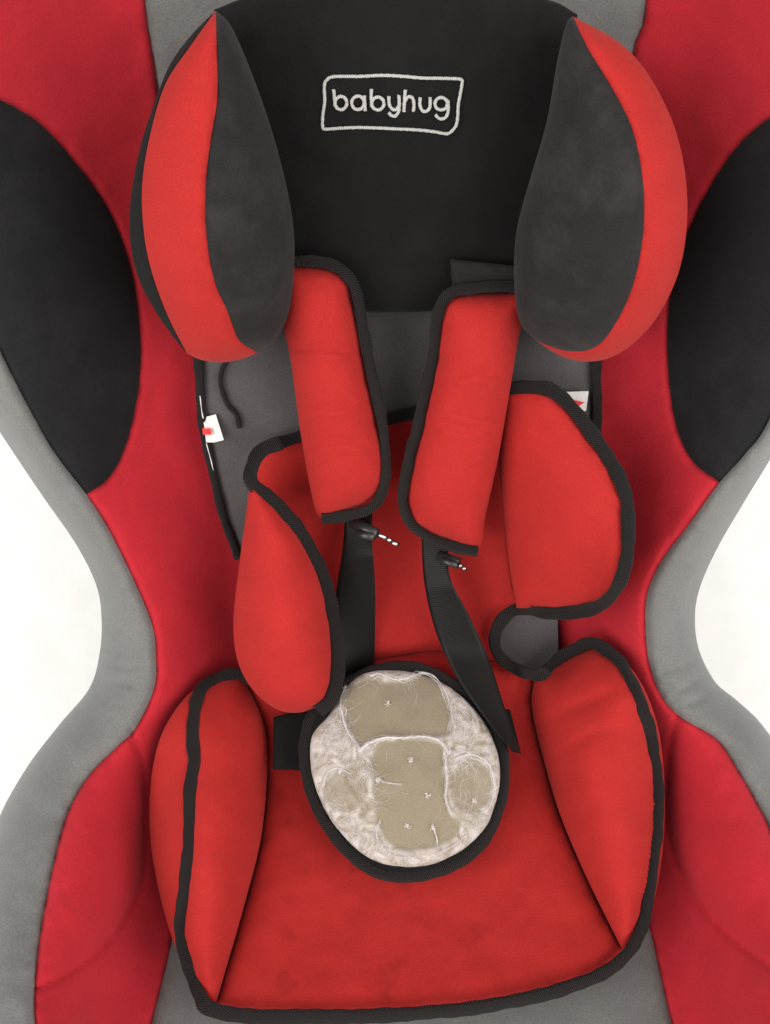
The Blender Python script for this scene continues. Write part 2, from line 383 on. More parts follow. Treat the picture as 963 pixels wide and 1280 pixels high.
def shell(x, y):
    w = shell_base(x, y)
    w = w + 0.016 * domeWL(x, y) + 0.016 * domeWR(x, y) + 0.018 * domeAL(x, y) + 0.018 * domeAR(x, y)
    w = w - groove(x, y, armL, 0.005, 3.0) - groove(x, y, armR, 0.005, 3.0)
    for k in wrk: w = w - groove(x, y, k, 0.0028, 4)
    return w
def shell_panel(x, y, d): return shell(x, y) - 0.0045 * np.exp(-(d / 3.2) ** 2)
def rimf(x, y, d): return shell(x, y) - 0.0045 * np.exp(-(np.minimum(dist(x, y, seamL, False), dist(x, y, seamR, False)) / 3.2) ** 2)

seat = thing('car_seat', 'red, grey and black child car seat standing on the white floor', 'car seat', (0, 0.05, 0))
def below(seg, x, y):   # the part of a sampled seam after (x, y) / before it
    i = int(np.argmin(np.hypot(seg[:, 0] - x, seg[:, 1] - y))); return i
iL, iR = below(seamL, 108, 618), below(seamR, 900, 603); jL, jR = below(seamL, -60, 240), below(seamR, 1048, 250)
seamL[iL] = (108, 618); seamR[iR] = (900, 603); bL_in[-1] = seamL[iL]; bR_in[-1] = seamR[iR]; bL_in[0] = seamL[jL]; bR_in[0] = seamR[jR]
surf('centre_panel', chain(midL, line(midL[-1], midR[-1]), midR[::-1], line(midR[0], midL[0])), shell_panel, M['grey'], seat, th=0.006, sp=9, label='grey centre panel of the seat cover')
surf('side_panel', chain(midL, line(midL[-1], seamL[-1]), seamL[iL:][::-1], bL_in[::-1], seamL[:jL + 1][::-1], line(seamL[0], midL[0])), shell_panel, M['shell_red'], seat, th=0.006, label='crimson left side panel of the seat cover')
surf('side_panel', chain(midR, line(midR[-1], seamR[-1]), seamR[iR:][::-1], bR_in[::-1], seamR[:jR + 1][::-1], line(seamR[0], midR[0])), shell_panel, M['shell_red'], seat, th=0.006, label='crimson right side panel of the seat cover')
surf('wing_panel', chain(bL_in, seamL[jL:iL + 1][::-1]), shell_panel, M['wing_black'], seat, th=0.006, label='black oval panel on the left wing')
surf('wing_panel', chain(bR_in, seamR[jR:iR + 1][::-1]), shell_panel, M['wing_black'], seat, th=0.006, label='black oval panel on the right wing')
for sil, seam in ((silL, seamL), (silR, seamR)):
    surf('padded_rim', chain(sil, line(sil[-1], seam[-1]), seam[::-1], line(seam[0], sil[0])), rimf, M['grey'], seat, th=0.006, sp=5, insets=(1.0, 3.0))
# cover turned round behind the rim, then the plastic bucket down to the floor
loop = chain(silL, line(silL[-1], silR[-1]), silR[::-1], line(silR[0], silL[0])); lw = shell(loop[:, 0], loop[:, 1])
ring0 = P3(loop[:, 0], loop[:, 1], lw - 0.001); cen = P3([490], [700], [0.0])[0]
endw = 1.0 * np.clip((-120 - loop[:, 1]) / 160, 0, 1) - 1.0 * np.clip((loop[:, 1] - 1380) / 100, 0, 1)   # top and front edge turn outwards first
def ring(back, inn):
    r = ring0 - AW * back + np.outer(endw * back, AV)
    c = (r - cen); c -= np.outer(c @ AW, AW); ln = np.linalg.norm(c, axis=1)[:, None]
    return r - c / ln * inn
def loft(name, rings, mat):
    m = len(rings[0]); F = []
    for a in range(len(rings) - 1):
        for i in range(m):
            j = (i + 1) % m; F.append((a * m + i, a * m + j, (a + 1) * m + j, (a + 1) * m + i))
    return mesh(name, np.vstack(rings), F, mat, seat)
loft('cover_skirt', [ring0, ring(0.015, 0.0), ring(0.035, 0.003), ring(0.055, 0.008), ring(0.058, 0.012)], M['grey'])
g = ring(0.05, 0.006); g2 = ring(0.16, -0.025); foot = g.copy()
ang = np.unwrap(np.arctan2(g[:, 1] - 0.05, g[:, 0])); rr = 1 / (np.abs(np.cos(ang) / 0.20) ** 4 + np.abs(np.sin(ang) / 0.30) ** 4) ** 0.25
foot[:, 0] = rr * np.cos(ang); foot[:, 1] = 0.05 + rr * np.sin(ang); foot[:, 2] = 0.0
f2 = foot.copy(); f2[:, 2] = 0.03
loft('shell_body', [g, g2, g2 * 0.35 + f2 * 0.65, f2, foot], M['shell'])

# ------------------------------------------------------------------ infant insert cushion
def ins(x, y): return smax(wc(y) + 0.026, shell_base(x, y) + 0.008, 0.016)
insert = thing('infant_insert_cushion', 'red padded infant insert with black bound edges lying in the car seat', 'cushion', P3([490], [860], [0.02])[0])
back_l = spl([(248, 380), (250, 440), (253, 500), (259, 545), (268, 590), (282, 645), (300, 698)]); back_r = spl([(742, 380), (745, 440), (746, 500), (744, 560), (735, 640)])
top_edge = spl([(316, 604), (318, 580), (338, 560), (380, 547), (430, 537), (485, 525), (520, 517), (570, 503), (628, 489)])
foldl = spl([(322, 842), (400, 836), (483, 822), (553, 814), (634, 830)])
rb_in = spl([(628, 489), (625, 560), (630, 640), (636, 700), (646, 760)])
cut = spl([(646, 760), (624, 782), (617, 806), (640, 834)])
BP = chain(top_edge, rb_in, cut, foldl[::-1], spl([(322, 842), (330, 760), (322, 680), (316, 604)])); dBP = Dome(BP)
surf('backing_panel', chain(back_l, line((300, 698), (735, 640)), back_r[::-1], line((742, 380), (248, 380))),
     lambda x, y, d: ins(x, y) - 0.004 + 0.006 * edge(d, 40) - 0.026 * dBP(x, y) - 0.006 * np.clip(dBP(x, y) * 12, 0, 1), M['dgrey'], insert, th=0.006, label='dark grey upper backing of the insert')
surf('backing_panel', chain(line((604, 764), (697, 762)), line((697, 762), (699, 840)), line((699, 840), (612, 842)), line((612, 842), (604, 764))),
     lambda x, y, d: ins(x, y) - 0.012, M['dgrey'], insert, th=0.004, label='dark grey backing showing in the cut-out beside the right bolster')
grf = lambda x, y: groove(x, y, foldl, 0.005, 7)
surf('back_pad', chain(top_edge, rb_in, cut, foldl[::-1], spl([(322, 842), (330, 760), (322, 680), (316, 604)])),
     lambda x, y, d: ins(x, y) + 0.006 * edge(d, 30) - 0.022 * dBP(x, y) - grf(x, y), M['red'], insert, th=0.01, label='red lower back of the insert')
th_in_L = spl([(300, 845), (318, 875), (332, 915), (334, 970), (326, 1050), (306, 1130), (286, 1200), (270, 1255)])
th_in_R = spl([(668, 850), (665, 885), (680, 950), (701, 1020), (735, 1100), (778, 1187)])
front_edge = spl([(270, 1255), (320, 1262), (420, 1264), (520, 1260), (620, 1249), (700, 1231), (750, 1212), (778, 1187)])
surf('seat_pad', chain(foldl, line((634, 830), (668, 850)), th_in_R, front_edge[::-1], th_in_L[::-1], line((300, 845), (322, 842))),
     lambda x, y, d: ins(x, y) + 0.008 * edge(d, 40) - grf(x, y) - 0.003 * np.exp(-(d / 5) ** 2), M['seat_red'], insert, pk=1.4, th=0.012, label='red seat base of the insert')

# torso bolsters
rb_out = spl([(628, 489), (660, 485), (688, 492), (712, 515), (745, 559), (774, 610), (780, 670), (772, 718), (748, 750), (700, 761), (646, 760)])
RB = chain(rb_in[::-1], rb_out); dRB = Dome(RB)
def rbf(x, y, d): return ins(x, y) + 0.016 + 0.050 * np.clip((x - 622) / 155, 0, 1) ** 1.2 + 0.024 * dRB(x, y) + 0.008 * edge(d, 22)
o = surf('torso_bolster', RB, rbf, M['red'], insert, back=lambda x, y, d: rbf(x, y, d) - 0.006 - 0.022 * edge(d, 40), sp=5, label='right torso bolster standing open')
lb_bind = spl([(316, 606), (346, 634), (375, 669), (399, 716), (413, 775), (417, 830), (411, 868), (398, 884)])
lb_out = spl([(398, 884), (372, 891), (345, 886), (316, 862), (297, 825), (292, 775), (300, 700), (308, 640), (311, 615), (316, 606)])
LB = chain(lb_bind, lb_out); dLB = Dome(LB)
def lbf(x, y, d): return ins(x, y) + 0.040 + 0.034 * dLB(x, y) + 0.014 * edge(d, 26)
surf('torso_bolster', LB, lbf, M['red'], insert, back=lambda x, y, d: ins(x, y) + 0.036 - 0.03 * edge(d, 40), sp=5, label='left torso bolster folded inwards')

# thigh bolsters, each an inner and an outer panel either side of the bound ridge
lt_ridge = spl([(272, 850), (252, 864), (243, 885), (241, 915), (244, 950), (239, 990), (237, 1060), (231, 1120), (227, 1165), (236, 1205), (252, 1250)])
lt_outer = spl([(252, 1250), (222, 1190), (203, 1130), (190, 1065), (187, 1010), (192, 955), (206, 910), (236, 868), (272, 850)])
lt_inner = chain(lt_ridge, line((252, 1250), (270, 1255)), th_in_L[::-1], line((300, 845), (272, 850)))
LT = chain(line((272, 850), (300, 845)), th_in_L, line((270, 1255), (252, 1250)), lt_outer); dLT = Dome(LT)
def ltf(x, y, d): return ins(x, y) + 0.004 + 0.052 * dLT(x, y) + 0.009 * edge(dist(x, y, LT), 50) - groove(x, y, lt_ridge, 0.003, 8)
tb = surf('thigh_bolster', lt_inner, ltf, M['red'], insert, th=0.008, sp=5, label='left thigh bolster')
surf('outer_side', chain(lt_ridge, lt_outer), ltf, M['red'], tb, th=0.008, sp=5)
rt_ridge = spl([(706, 822), (742, 808), (772, 830), (795, 875), (810, 930), (817, 990), (815, 1060), (806, 1120), (795, 1165), (778, 1187)])
rt_outer = spl([(742, 808), (778, 824), (805, 860), (824, 915), (831, 985), (829, 1060), (818, 1125), (800, 1172), (778, 1187)])
RT = chain(line((668, 850), (706, 822)), spl([(706, 822), (742, 808)]), rt_outer, th_in_R[::-1]); dRT = Dome(RT)
rt_inner = chain(line((668, 850), (706, 822)), rt_ridge, th_in_R[::-1])
def rtf(x, y, d): return ins(x, y) + 0.004 + 0.050 * dRT(x, y) + 0.010 * edge(dist(x, y, RT), 50) - groove(x, y, rt_ridge, 0.003, 8) - groove(x, y, rtc1, 0.0016, 8) - groove(x, y, rtc2, 0.0013, 7)
rtc1 = spl([(680, 905), (715, 885), (760, 868)]); rtc2 = spl([(690, 950), (735, 920), (790, 905)])
ix = int(np.argmin(np.hypot(rt_ridge[:, 0] - 742, rt_ridge[:, 1] - 808)))
tb2 = surf('thigh_bolster', rt_inner, rtf, M['red'], insert, th=0.008, sp=5, label='right thigh bolster')
surf('outer_side', chain(rt_outer[::-1], rt_ridge[ix:]), rtf, M['red'], tb2, th=0.008, sp=5)

# black bindings of the insert
M['stitch'] = plain('black_sewing_thread', (0.014, 0.0115, 0.0105), 0.7, spec=0.15)
def binding(path, wf, width, thick=0.0036, lift=0.001, name='binding', parent=insert, wob=0.07, mat='bind', closed=False, step=4.0, stitch=0):
    p = spl(path, closed, step) if not isinstance(path, np.ndarray) else path
    p = p + 0.9 * np.stack([vnoise(p[:, 0], p[:, 1], 22, 5), vnoise(p[:, 0], p[:, 1], 22, 6)], 1)
    w = wf(p[:, 0], p[:, 1]) + lift
    for _ in range(4):
        w2 = w.copy(); w2[1:-1] = (w[:-2] + w[1:-1] + w[2:]) / 3; w = w2
    wd = width * pxm(w) * (1 + 0.13 * vnoise(p[:, 0], p[:, 1], 30, 7))
    o = tube(name, P3(p[:, 0], p[:, 1], w), wd, thick, M[mat], parent, closed=closed, wob=wob, n=12)
    if stitch and len(p) > 6:
        q = spl(p, closed, 1.5); wq = np.interp(np.linspace(0, 1, len(q)), np.linspace(0, 1, len(p)), w)
        t = np.gradient(q, axis=0); t /= np.linalg.norm(t, axis=1)[:, None] + 1e-9; nn = np.stack([-t[:, 1], t[:, 0]], 1)
        V, F = [], []
        for i in range(2, len(q) - 5, 5):
            c = q[i:i + 4] + nn[i:i + 4] * stitch * width * (0.27 + 0.02 * rng.normal())
            a, b = c[0], c[3]; k = nn[i] * 0.75; z = wq[i] + thick * 0.40; k0 = len(V)
            for e_, zz in ((a, 0.0), ((a + b) / 2, 0.0007), (b, 0.0)):
                V += list(P3([e_[0] + k[0], e_[0], e_[0] - k[0]], [e_[1] + k[1], e_[1], e_[1] - k[1]], [z + zz - 0.0006, z + zz + 0.0004, z + zz - 0.0006]))
            F += [(k0, k0 + 3, k0 + 4, k0 + 1), (k0 + 1, k0 + 4, k0 + 5, k0 + 2), (k0 + 3, k0 + 6, k0 + 7, k0 + 4), (k0 + 4, k0 + 7, k0 + 8, k0 + 5)]
        mesh('stitching', np.array(V), F, M['stitch'], o, kind='stuff')
    return o
binding(back_l - [2, 0], lambda x, y: ins(x, y) + 0.001, 12, name='binding')
binding(back_r, lambda x, y: ins(x, y) + 0.001, 13)
binding(spl([(346, 556), (380, 544), (430, 535), (485, 524), (520, 516), (570, 502), (628, 486)], step=4), lambda x, y: ins(x, y) + 0.007, 15, stitch=1)
z0 = lambda x: np.zeros_like(x) + 3.0
binding(spl([(620, 489), (660, 484), (690, 488), (717, 512), (750, 556), (780, 610), (786, 672), (777, 724), (751, 756), (704, 767), (660, 762), (640, 764), (625, 780), (618, 803), (628, 823), (648, 838), (672, 845), (684, 838)], step=4),
        lambda x, y: np.where(y < 750, rbf(np.clip(x, 600, 786), y, z0(x)), np.where(x > 660, rbf(x, np.minimum(y, 760), z0(x)), ins(x, y) + 0.012)), 17, stitch=1)
binding(spl([(352, 554), (330, 562), (317, 578), (315, 603), (346, 632), (377, 667), (402, 714), (417, 773), (422, 830), (415, 872), (398, 890)], step=4),
        lambda x, y: ins(x, y) + np.interp(y, [560, 600, 640], [0.02, 0.042, 0.046]) + 0.002, 18, thick=0.005, stitch=1)
binding(spl([(318, 852), (300, 842), (280, 844), (258, 856), (246, 875), (241, 910), (243, 950), (238, 990), (236, 1060), (230, 1120), (226, 1165), (236, 1205), (250, 1246), (264, 1262), (320, 1270), (420, 1271), (520, 1267), (620, 1255), (700, 1237), (752, 1217), (786, 1190), (802, 1160), (812, 1110), (820, 1050), (822, 990), (815, 930), (800, 875), (776, 828), (744, 805), (722, 810), (700, 822), (684, 838)], step=4),
        lambda x, y: np.where((x < 300) & (y < 1240), np.maximum(ltf(x, y, 0), ins(x, y) + 0.006), np.where((x > 690) & (y < 1195), np.maximum(rtf(x, y, 0), ins(x, y) + 0.010), ins(x, y) + 0.010)), 17, thick=0.0045, lift=0.002, stitch=-1)
# elastic loop, sewn-in labels, pale edge
binding(spl([(287, 446), (279, 462), (277, 482), (284, 504), (295, 518), (300, 535)], step=3), lambda x, y: ins(x, y) + 0.004, 6.5, thick=0.0025, name='elastic_loop')
def flat(name, pts, w, mat, parent, th=0.0006, label=None):
    pts = np.array(pts, float); n = len(pts); wv = np.broadcast_to(np.asarray(w, float), (n,))
    V = np.vstack([P3(pts[:, 0], pts[:, 1], wv), P3(pts[:, 0], pts[:, 1], wv - th)])
    F = [tuple(range(n))[::-1], tuple(range(n, 2 * n))] + [(i, (i + 1) % n, (i + 1) % n + n, i + n) for i in range(n)]
    return mesh(name, V, F, mat, parent, label, smooth=False)
lw_ = float(ins(np.array([260.]), np.array([535.]))[0])
lb1 = flat('sewn_label', [(254, 522), (270, 518), (275, 534), (280, 550), (268, 553), (258, 553)], [lw_ + .006, lw_ + .009, lw_ + .009, lw_ + .007, lw_ + .006, lw_ + .006], M['label'], insert, label='small white label with a red print on the left edge')
flat('label_print', [(253, 535.5), (263.5, 535.5), (265, 543.5), (254, 543.5)], lw_ + .0095, M['label_red'], lb1)
rw_ = float(ins(np.array([730.]), np.array([495.]))[0])
lb2 = flat('sewn_label', [(700, 490), (736, 489), (733, 513), (715, 522), (700, 510)], rw_ + .009, M['label'], insert, label='small white label with a red print on the right edge')
flat('label_print', [(714, 499), (731, 503), (725, 507), (720, 512)], rw_ + .0105, M['label_red'], lb2)
binding(spl([(250, 494), (252, 506), (255, 522)], step=3), lambda x, y: ins(x, y) + 0.002, 1.7, thick=0.002, name='pale_edge', mat='label', wob=0.4)
binding(spl([(258, 553), (263, 572), (267, 588)], step=3), lambda x, y: ins(x, y) + 0.002, 1.5, thick=0.002, name='pale_edge', mat='label', wob=0.4)

# ------------------------------------------------------------------ head cushion
def hb(x, y): return smax(wc(y) + 0.042, shell_base(x, y) + 0.012, 0.01)
head = thing('head_cushion', 'black head cushion with two rounded red and black bolsters and embroidered name', 'cushion', P3([490], [385], [0.18])[0])
HP = chain(spl([(268, 12), (300, -1), (340, -14), (480, -24), (620, -14), (690, 1), (722, 18)]), line((722, 18), (700, 372)), spl([(700, 372), (640, 380), (560, 388), (460, 390), (370, 380), (310, 372)]), line((310, 372), (268, 12)))
dHP = Dome(HP)
def hpf(x, y, d): return hb(x, y) + 0.012 * dHP(x, y) + 0.008 * edge(d, 14)
surf('centre_panel', HP, hpf, M['black'], head, back=lambda x, y, d: hb(x, y) - 0.01 * edge(d, 20), sp=6, label='plain black centre of the head cushion')
def head_bolster(outline, seam_red, seam_side, tilt, lab):
    """outline runs from the tip round the outer side to the bottom and back up the inner side"""
    O = chain(*outline); dm = Dome(O)
    def f(x, y, d): return hb(x, y) + 0.036 + tilt(x, y) + 0.042 * dm(x, y) + 0.020 * edge(dist(x, y, O), 30) - 0.0022 * np.exp(-(np.minimum(dist(x, y, seam_red, False), dist(x, y, seam_side, False)) / 4) ** 2)
    def b(x, y, d): return hb(x, y) + 0.034 + tilt(x, y) - 0.026 * edge(d, 40)
    return O, f, b
# left
hl_o = spl([(270, 13), (240, 43), (212, 82), (190, 138), (174, 190), (163, 255), (164, 310), (175, 352), (197, 393), (222, 428), (234, 442)])
hl_b = spl([(234, 442), (252, 450), (278, 453), (302, 449), (322, 441)])
hl_i = spl([(322, 441), (345, 424), (361, 390), (368, 335), (366, 275), (350, 198), (325, 118), (292, 38), (270, 13)])
sL_side = spl([(270, 13), (238, 58), (207, 105), (188, 168), (178, 230), (180, 290), (190, 340), (210, 395), (234, 442)])
sL_red = spl([(270, 13), (271, 60), (272, 120), (265, 168), (258, 222), (258, 290), (268, 350), (285, 390), (299, 425), (322, 441)])
OL, fL, bL = head_bolster((hl_o, hl_b, hl_i), sL_red, sL_side, lambda x, y: 0.010 * np.clip((370 - x) / 200, 0, 1), 'left')
hbl = surf('head_bolster', chain(sL_red, hl_i), fL, M['char'], head, th=0.003, sp=5, label='charcoal face of the left head bolster')
surf('red_panel', chain(sL_side, hl_b, sL_red[::-1]), fL, M['red'], hbl, th=0.003, sp=5)
surf('side_strip', chain(hl_o, sL_side[::-1]), fL, M['black'], hbl, th=0.003, sp=5)
surf('back_panel', OL, lambda x, y, d: bL(x, y, d) + 0.001, M['black'], hbl, th=0.002)
# right
hr_o = spl([(716, 20), (770, 50), (806, 86), (836, 140), (852, 190), (859, 240), (858, 292), (848, 342), (826, 390), (800, 422), (770, 444), (738, 452), (704, 446), (670, 426)])
hr_i = spl([(670, 426), (651, 405), (644, 370), (643, 322), (648, 278), (664, 220), (684, 150), (697, 75), (708, 30), (716, 20)])
sR_red = spl([(716, 20), (735, 60), (765, 110), (790, 160), (803, 220), (805, 280), (796, 340), (780, 385), (756, 424), (734, 438), (704, 438), (670, 426)])
OR, fR, bR = head_bolster((hr_o, hr_i), sR_red, sR_red, lambda x, y: 0.010 * np.clip((x - 640) / 210, 0, 1), 'right')
hbr = surf('head_bolster', chain(sR_red, hr_i), fR, M['char'], head, th=0.003, sp=5, label='charcoal face of the right head bolster')
surf('red_panel', chain(hr_o, sR_red[::-1]), fR, M['red'], hbr, th=0.003, sp=5)
surf('back_panel', OR, lambda x, y, d: bR(x, y, d) + 0.001, M['black'], hbr, th=0.002)
# embroidery
def emb(name, strokes, rad=2.1, par=None, z=0.0008):
    """satin-stitched strokes of one letter joined as one mesh"""
    Vs, Fs, UVs, off = [], [], [], 0
    for st in strokes:
        closed = len(st) > 2 and st[0] == st[-1]
        q = np.array(st[:-1] if closed else st, float) / 4.377 + np.array([380, 70])
        p = spl(q, closed, 1.2); hv = np.full(len(p), 3.0)
        w = hb(p[:, 0], p[:, 1]) + 0.012 * dHP(p[:, 0], p[:, 1]) + 0.008 + z
        p = p + rng.normal(0, 0.10, p.shape)
        o = tube('tmp', P3(p[:, 0], p[:, 1], w), rad * 2 * pxm(w), 0.0016, M['thread'], None, closed=closed, n=8, wob=0.10)
        me = o.data; Vs.append(np.array([v.co for v in me.vertices])); Fs += [tuple(i + off for i in pl.vertices) for pl in me.polygons]
        uv = np.zeros((len(me.vertices), 2))
        for lp in me.loops: uv[lp.vertex_index] = me.uv_layers[0].data[lp.index].uv
        UVs.append(uv); off += len(me.vertices)
        bpy.data.objects.remove(o); bpy.data.meshes.remove(me)
    return mesh(name, np.vstack(Vs), Fs, M['thread'], par or head, uv=np.vstack(UVs))
def circ(cx, cy, rx, ry, a0=0, a1=360, k=14):
    a = np.radians(np.linspace(a0, a1, k + 1)); p = [(cx + rx * math.cos(t), cy + ry * math.sin(t)) for t in a]
    if a1 - a0 == 360: p[-1] = p[0]
    return p
logo = emb('embroidered_frame', [[(112, 165), (125, 132), (165, 113), (300, 112), (430, 106), (550, 112), (650, 121), (740, 122), (845, 125), (866, 134), (866, 150), (858, 200), (846, 265), (842, 335), (834, 378), (812, 408), (782, 425), (700, 412), (600, 403), (450, 396), (300, 391), (200, 395), (120, 400), (103, 390), (104, 320), (114, 250), (112, 165)]], rad=2.0)
emb('letter', [[(163, 183), (168, 235), (171, 275)], circ(203, 257, 32, 36)], par=logo)
emb('letter', [circ(296, 256, 34, 37), [(331, 216), (333, 258), (336, 300)]], par=logo)
emb('letter', [[(369, 181), (369, 230), (372, 278)], circ(405, 260, 33, 35)], par=logo)
emb('letter', [[(466, 220), (467, 262), (484, 290), (506, 292), (520, 272)], [(521, 214), (522, 265), (518, 304), (500, 328), (478, 324), (464, 309)]], par=logo)
emb('letter', [[(555, 185), (551, 245), (548, 305)], [(552, 250), (570, 224), (592, 228), (602, 254), (601, 303)]], par=logo)
emb('letter', [[(637, 226), (636, 268), (650, 299), (674, 301), (690, 276), (692, 226)]], par=logo)
emb('letter', [circ(752, 261, 34, 34), [(789, 240), (790, 300), (775, 336), (745, 343), (720, 322)]], par=logo)

# ------------------------------------------------------------------ harness: shoulder pads, straps, tongues
def padw(y): return wc(y) + np.interp(y, [320, 400, 500, 700], [0.060, 0.060, 0.060, 0.060])
def shoulder_pad(lab, red, bind, flapcut, wr, loc):
    t = thing('shoulder_pad', lab, 'strap pad', loc, 'shoulder pads on the harness')
    O = spl(red, True, 5); c_ = O.mean(0); O = c_ + (O - c_) * np.array([1.06, 1.025]); dm = Dome(O)
    def f(x, y, d):
        w = padw(y) + 0.020 * dm(x, y) + 0.011 * edge(d, 24)
        for k in wr: w = w - groove(x, y, k, 0.0026, 3.2) + groove(x, y, k + np.array([0, 7]), 0.0016, 5)
        return w
    surf('pad_face', O, f, M['red'], t, back=lambda x, y, d: padw(y) - 0.016 * edge(d, 30), sp=5)
    binding(spl(bind, step=4), lambda x, y: padw(y) + 0.010, 14, thick=0.008, parent=t, lift=0.0, stitch=1)
    return t
padL = shoulder_pad('narrow red shoulder pad bound in black, on the left harness strap',
    [(352, 336), (375, 336), (400, 337), (430, 349), (441, 390), (452, 450), (466, 520), (477, 562), (475, 606), (452, 626), (422, 638), (400, 643), (391, 615), (378, 540), (366, 450), (356, 405), (350, 370)],
    [(352, 329), (375, 326), (400, 327), (426, 336), (443, 358), (452, 395), (462, 450), (474, 510), (482, 565), (481, 605), (468, 631), (438, 644), (402, 648)], None,
    [spl([(405, 355), (412, 375), (408, 400)]), spl([(368, 440), (400, 436), (430, 440)]), spl([(384, 560), (420, 552), (455, 556)]), spl([(385, 505), (410, 510), (440, 506)])],
    P3([430], [640], [0.06])[0])
padR = shoulder_pad('red shoulder pad bound in black, on the right harness strap, touching the right torso bolster',
    [(654, 372), (620, 370), (585, 371), (561, 378), (552, 400), (544, 455), (530, 530), (513, 600), (512, 632), (526, 656), (560, 672), (597, 683), (606, 640), (621, 570), (636, 480), (646, 420), (656, 395)],
    [(650, 358), (620, 358), (585, 361), (560, 369), (548, 392), (540, 450), (525, 520), (509, 585), (504, 625), (514, 655), (540, 674), (570, 684), (597, 690)], None,
    [spl([(565, 512), (590, 518), (620, 524)]), spl([(555, 530), (580, 538), (605, 534)]), spl([(575, 470), (600, 466), (625, 470)])],
    P3([550], [690], [0.06])[0])
surf('strap_flap', chain(line((563, 324), (660, 334)), line((660, 334), (660, 362)), line((660, 362), (566, 366)), line((566, 366), (563, 324))),
     lambda x, y, d: wc(y) + 0.064 + 0.003 * edge(d, 8), M['char'], padR, th=0.003, sp=5, label='charcoal end of the strap above the pad')

harness = thing('harness', 'black webbing harness with buckle tongues below the two shoulder pads', 'harness', P3([500], [850], [0.03])[0])
def strap(name, left, right, wf, parent, rows=40, colsn=9, th=0.0018):
    a, b = spl(left, step=2), spl(right, step=2)
    s = np.linspace(0, 1, rows)
    A = np.stack([np.interp(s, np.linspace(0, 1, len(a)), a[:, j]) for j in (0, 1)], 1)
    B = np.stack([np.interp(s, np.linspace(0, 1, len(b)), b[:, j]) for j in (0, 1)], 1)
    t = np.linspace(0, 1, colsn)
    XY = A[:, None] * (1 - t[None, :, None]) + B[:, None] * t[None, :, None]
    tt = np.tile(t, (rows, 1)).ravel(); ss = np.repeat(s, colsn)
    w = wf(XY[..., 0].ravel(), XY[..., 1].ravel(), tt, ss)
    V = np.vstack([P3(XY[..., 0].ravel(), XY[..., 1].ravel(), w), P3(XY[..., 0].ravel(), XY[..., 1].ravel(), w - th)]); n = rows * colsn
    F = []
    for i in range(rows - 1):
        for j in range(colsn - 1):
            k = i * colsn + j; F += [(k, k + colsn, k + colsn + 1, k + 1), (k + n, k + 1 + n, k + colsn + 1 + n, k + colsn + n)]
    rim = [j for j in range(colsn)] + [i * colsn + colsn - 1 for i in range(1, rows)] + [(rows - 1) * colsn + j for j in range(colsn - 2, -1, -1)] + [i * colsn for i in range(rows - 2, 0, -1)]
    F += [(rim[i], rim[(i + 1) % len(rim)], rim[(i + 1) % len(rim)] + n, rim[i] + n) for i in range(len(rim))]
    uv = np.stack([ss * 0.15, tt * 0.03], 1)
    return mesh(name, V, F, M['strap'], parent, uv=np.vstack([uv, uv]))
strap('strap', [(432, 640), (428, 690), (420, 745), (422, 800), (426, 862)], [(466, 640), (465, 670), (469, 730), (469, 790), (468, 850)],
      lambda x, y, t, s: ins(x, y) + 0.008 + 0.020 * np.clip(s * 4, 0, 1) - 0.016 * s + 0.014 * (t - 0.3) * np.cos(s * 3.0) * np.clip(s * 4, 0, 1), harness)
strap('strap', [(527, 655), (530, 725), (545, 790), (570, 845), (601, 890), (640, 940)], [(562, 655), (562, 718), (586, 768), (612, 826), (631, 884), (651, 942)],
      lambda x, y, t, s: smax(ins(x, y) + 0.006 + 0.024 * np.clip(s * 4, 0, 1) - 0.006 * s, 0.048 + (y - 830) / 270 * 0.072 + 0.013 - 0.05 * (s < 0.4) * (0.4 - s), 0.004) + 0.012 * (t - 0.5) * np.cos(s * 2.6) * np.clip(s * 4, 0, 1), harness)
def bar(name, a, b, wd, w0, w1, th, mat, parent, label=None):
    a, b = np.array(a, float), np.array(b, float)
    pts = P3([a[0], (a[0] + b[0]) / 2, b[0]], [a[1], (a[1] + b[1]) / 2, b[1]], [w0, (w0 + w1) / 2, w1])
    return tube(name, pts, wd * pxm(w0), th, M[mat], parent, n=8, label=label)
wL = float(wc(np.array([665.]))[()][0]) + 0.062
tg = bar('tongue', (440, 652), (471, 668), 15, wL - 0.012, wL, 0.006, 'plastic', harness, 'black plastic buckle tongue below the left pad')
bar('tongue_collar', (446, 668), (468, 671), 11, wL - 0.004, wL + 0.001, 0.005, 'plastic', tg)
bar('metal_blade', (472, 668), (499, 681), 5, wL - 0.002, wL - 0.008, 0.0014, 'plastic', tg)
for a, b in (((474, 668), (483, 673)), ((485, 674), (489, 676)), ((491, 678), (497, 681))):
    bar('metal_tooth', a, b, 5, wL - 0.0005, wL - 0.001, 0.002, 'metal', tg)
wR = float(wc(np.array([700.]))[()][0]) + 0.058
tg2 = bar('tongue', (548, 694), (574, 704), 13, wR - 0.010, wR - 0.002, 0.006, 'plastic', harness, 'black plastic buckle tongue below the right pad')
bar('tongue_collar', (552, 700), (572, 707), 9, wR - 0.002, wR + 0.001, 0.005, 'plastic', tg2)
bar('metal_blade', (570, 703), (583, 712), 5, wR - 0.004, wR - 0.007, 0.0014, 'plastic', tg2)
for a, b in (((574, 706), (577, 708)), ((579, 709.5), (582, 711.5))):
    bar('metal_tooth', a, b, 4.5, wR - 0.002, wR - 0.002, 0.002, 'metal', tg2)

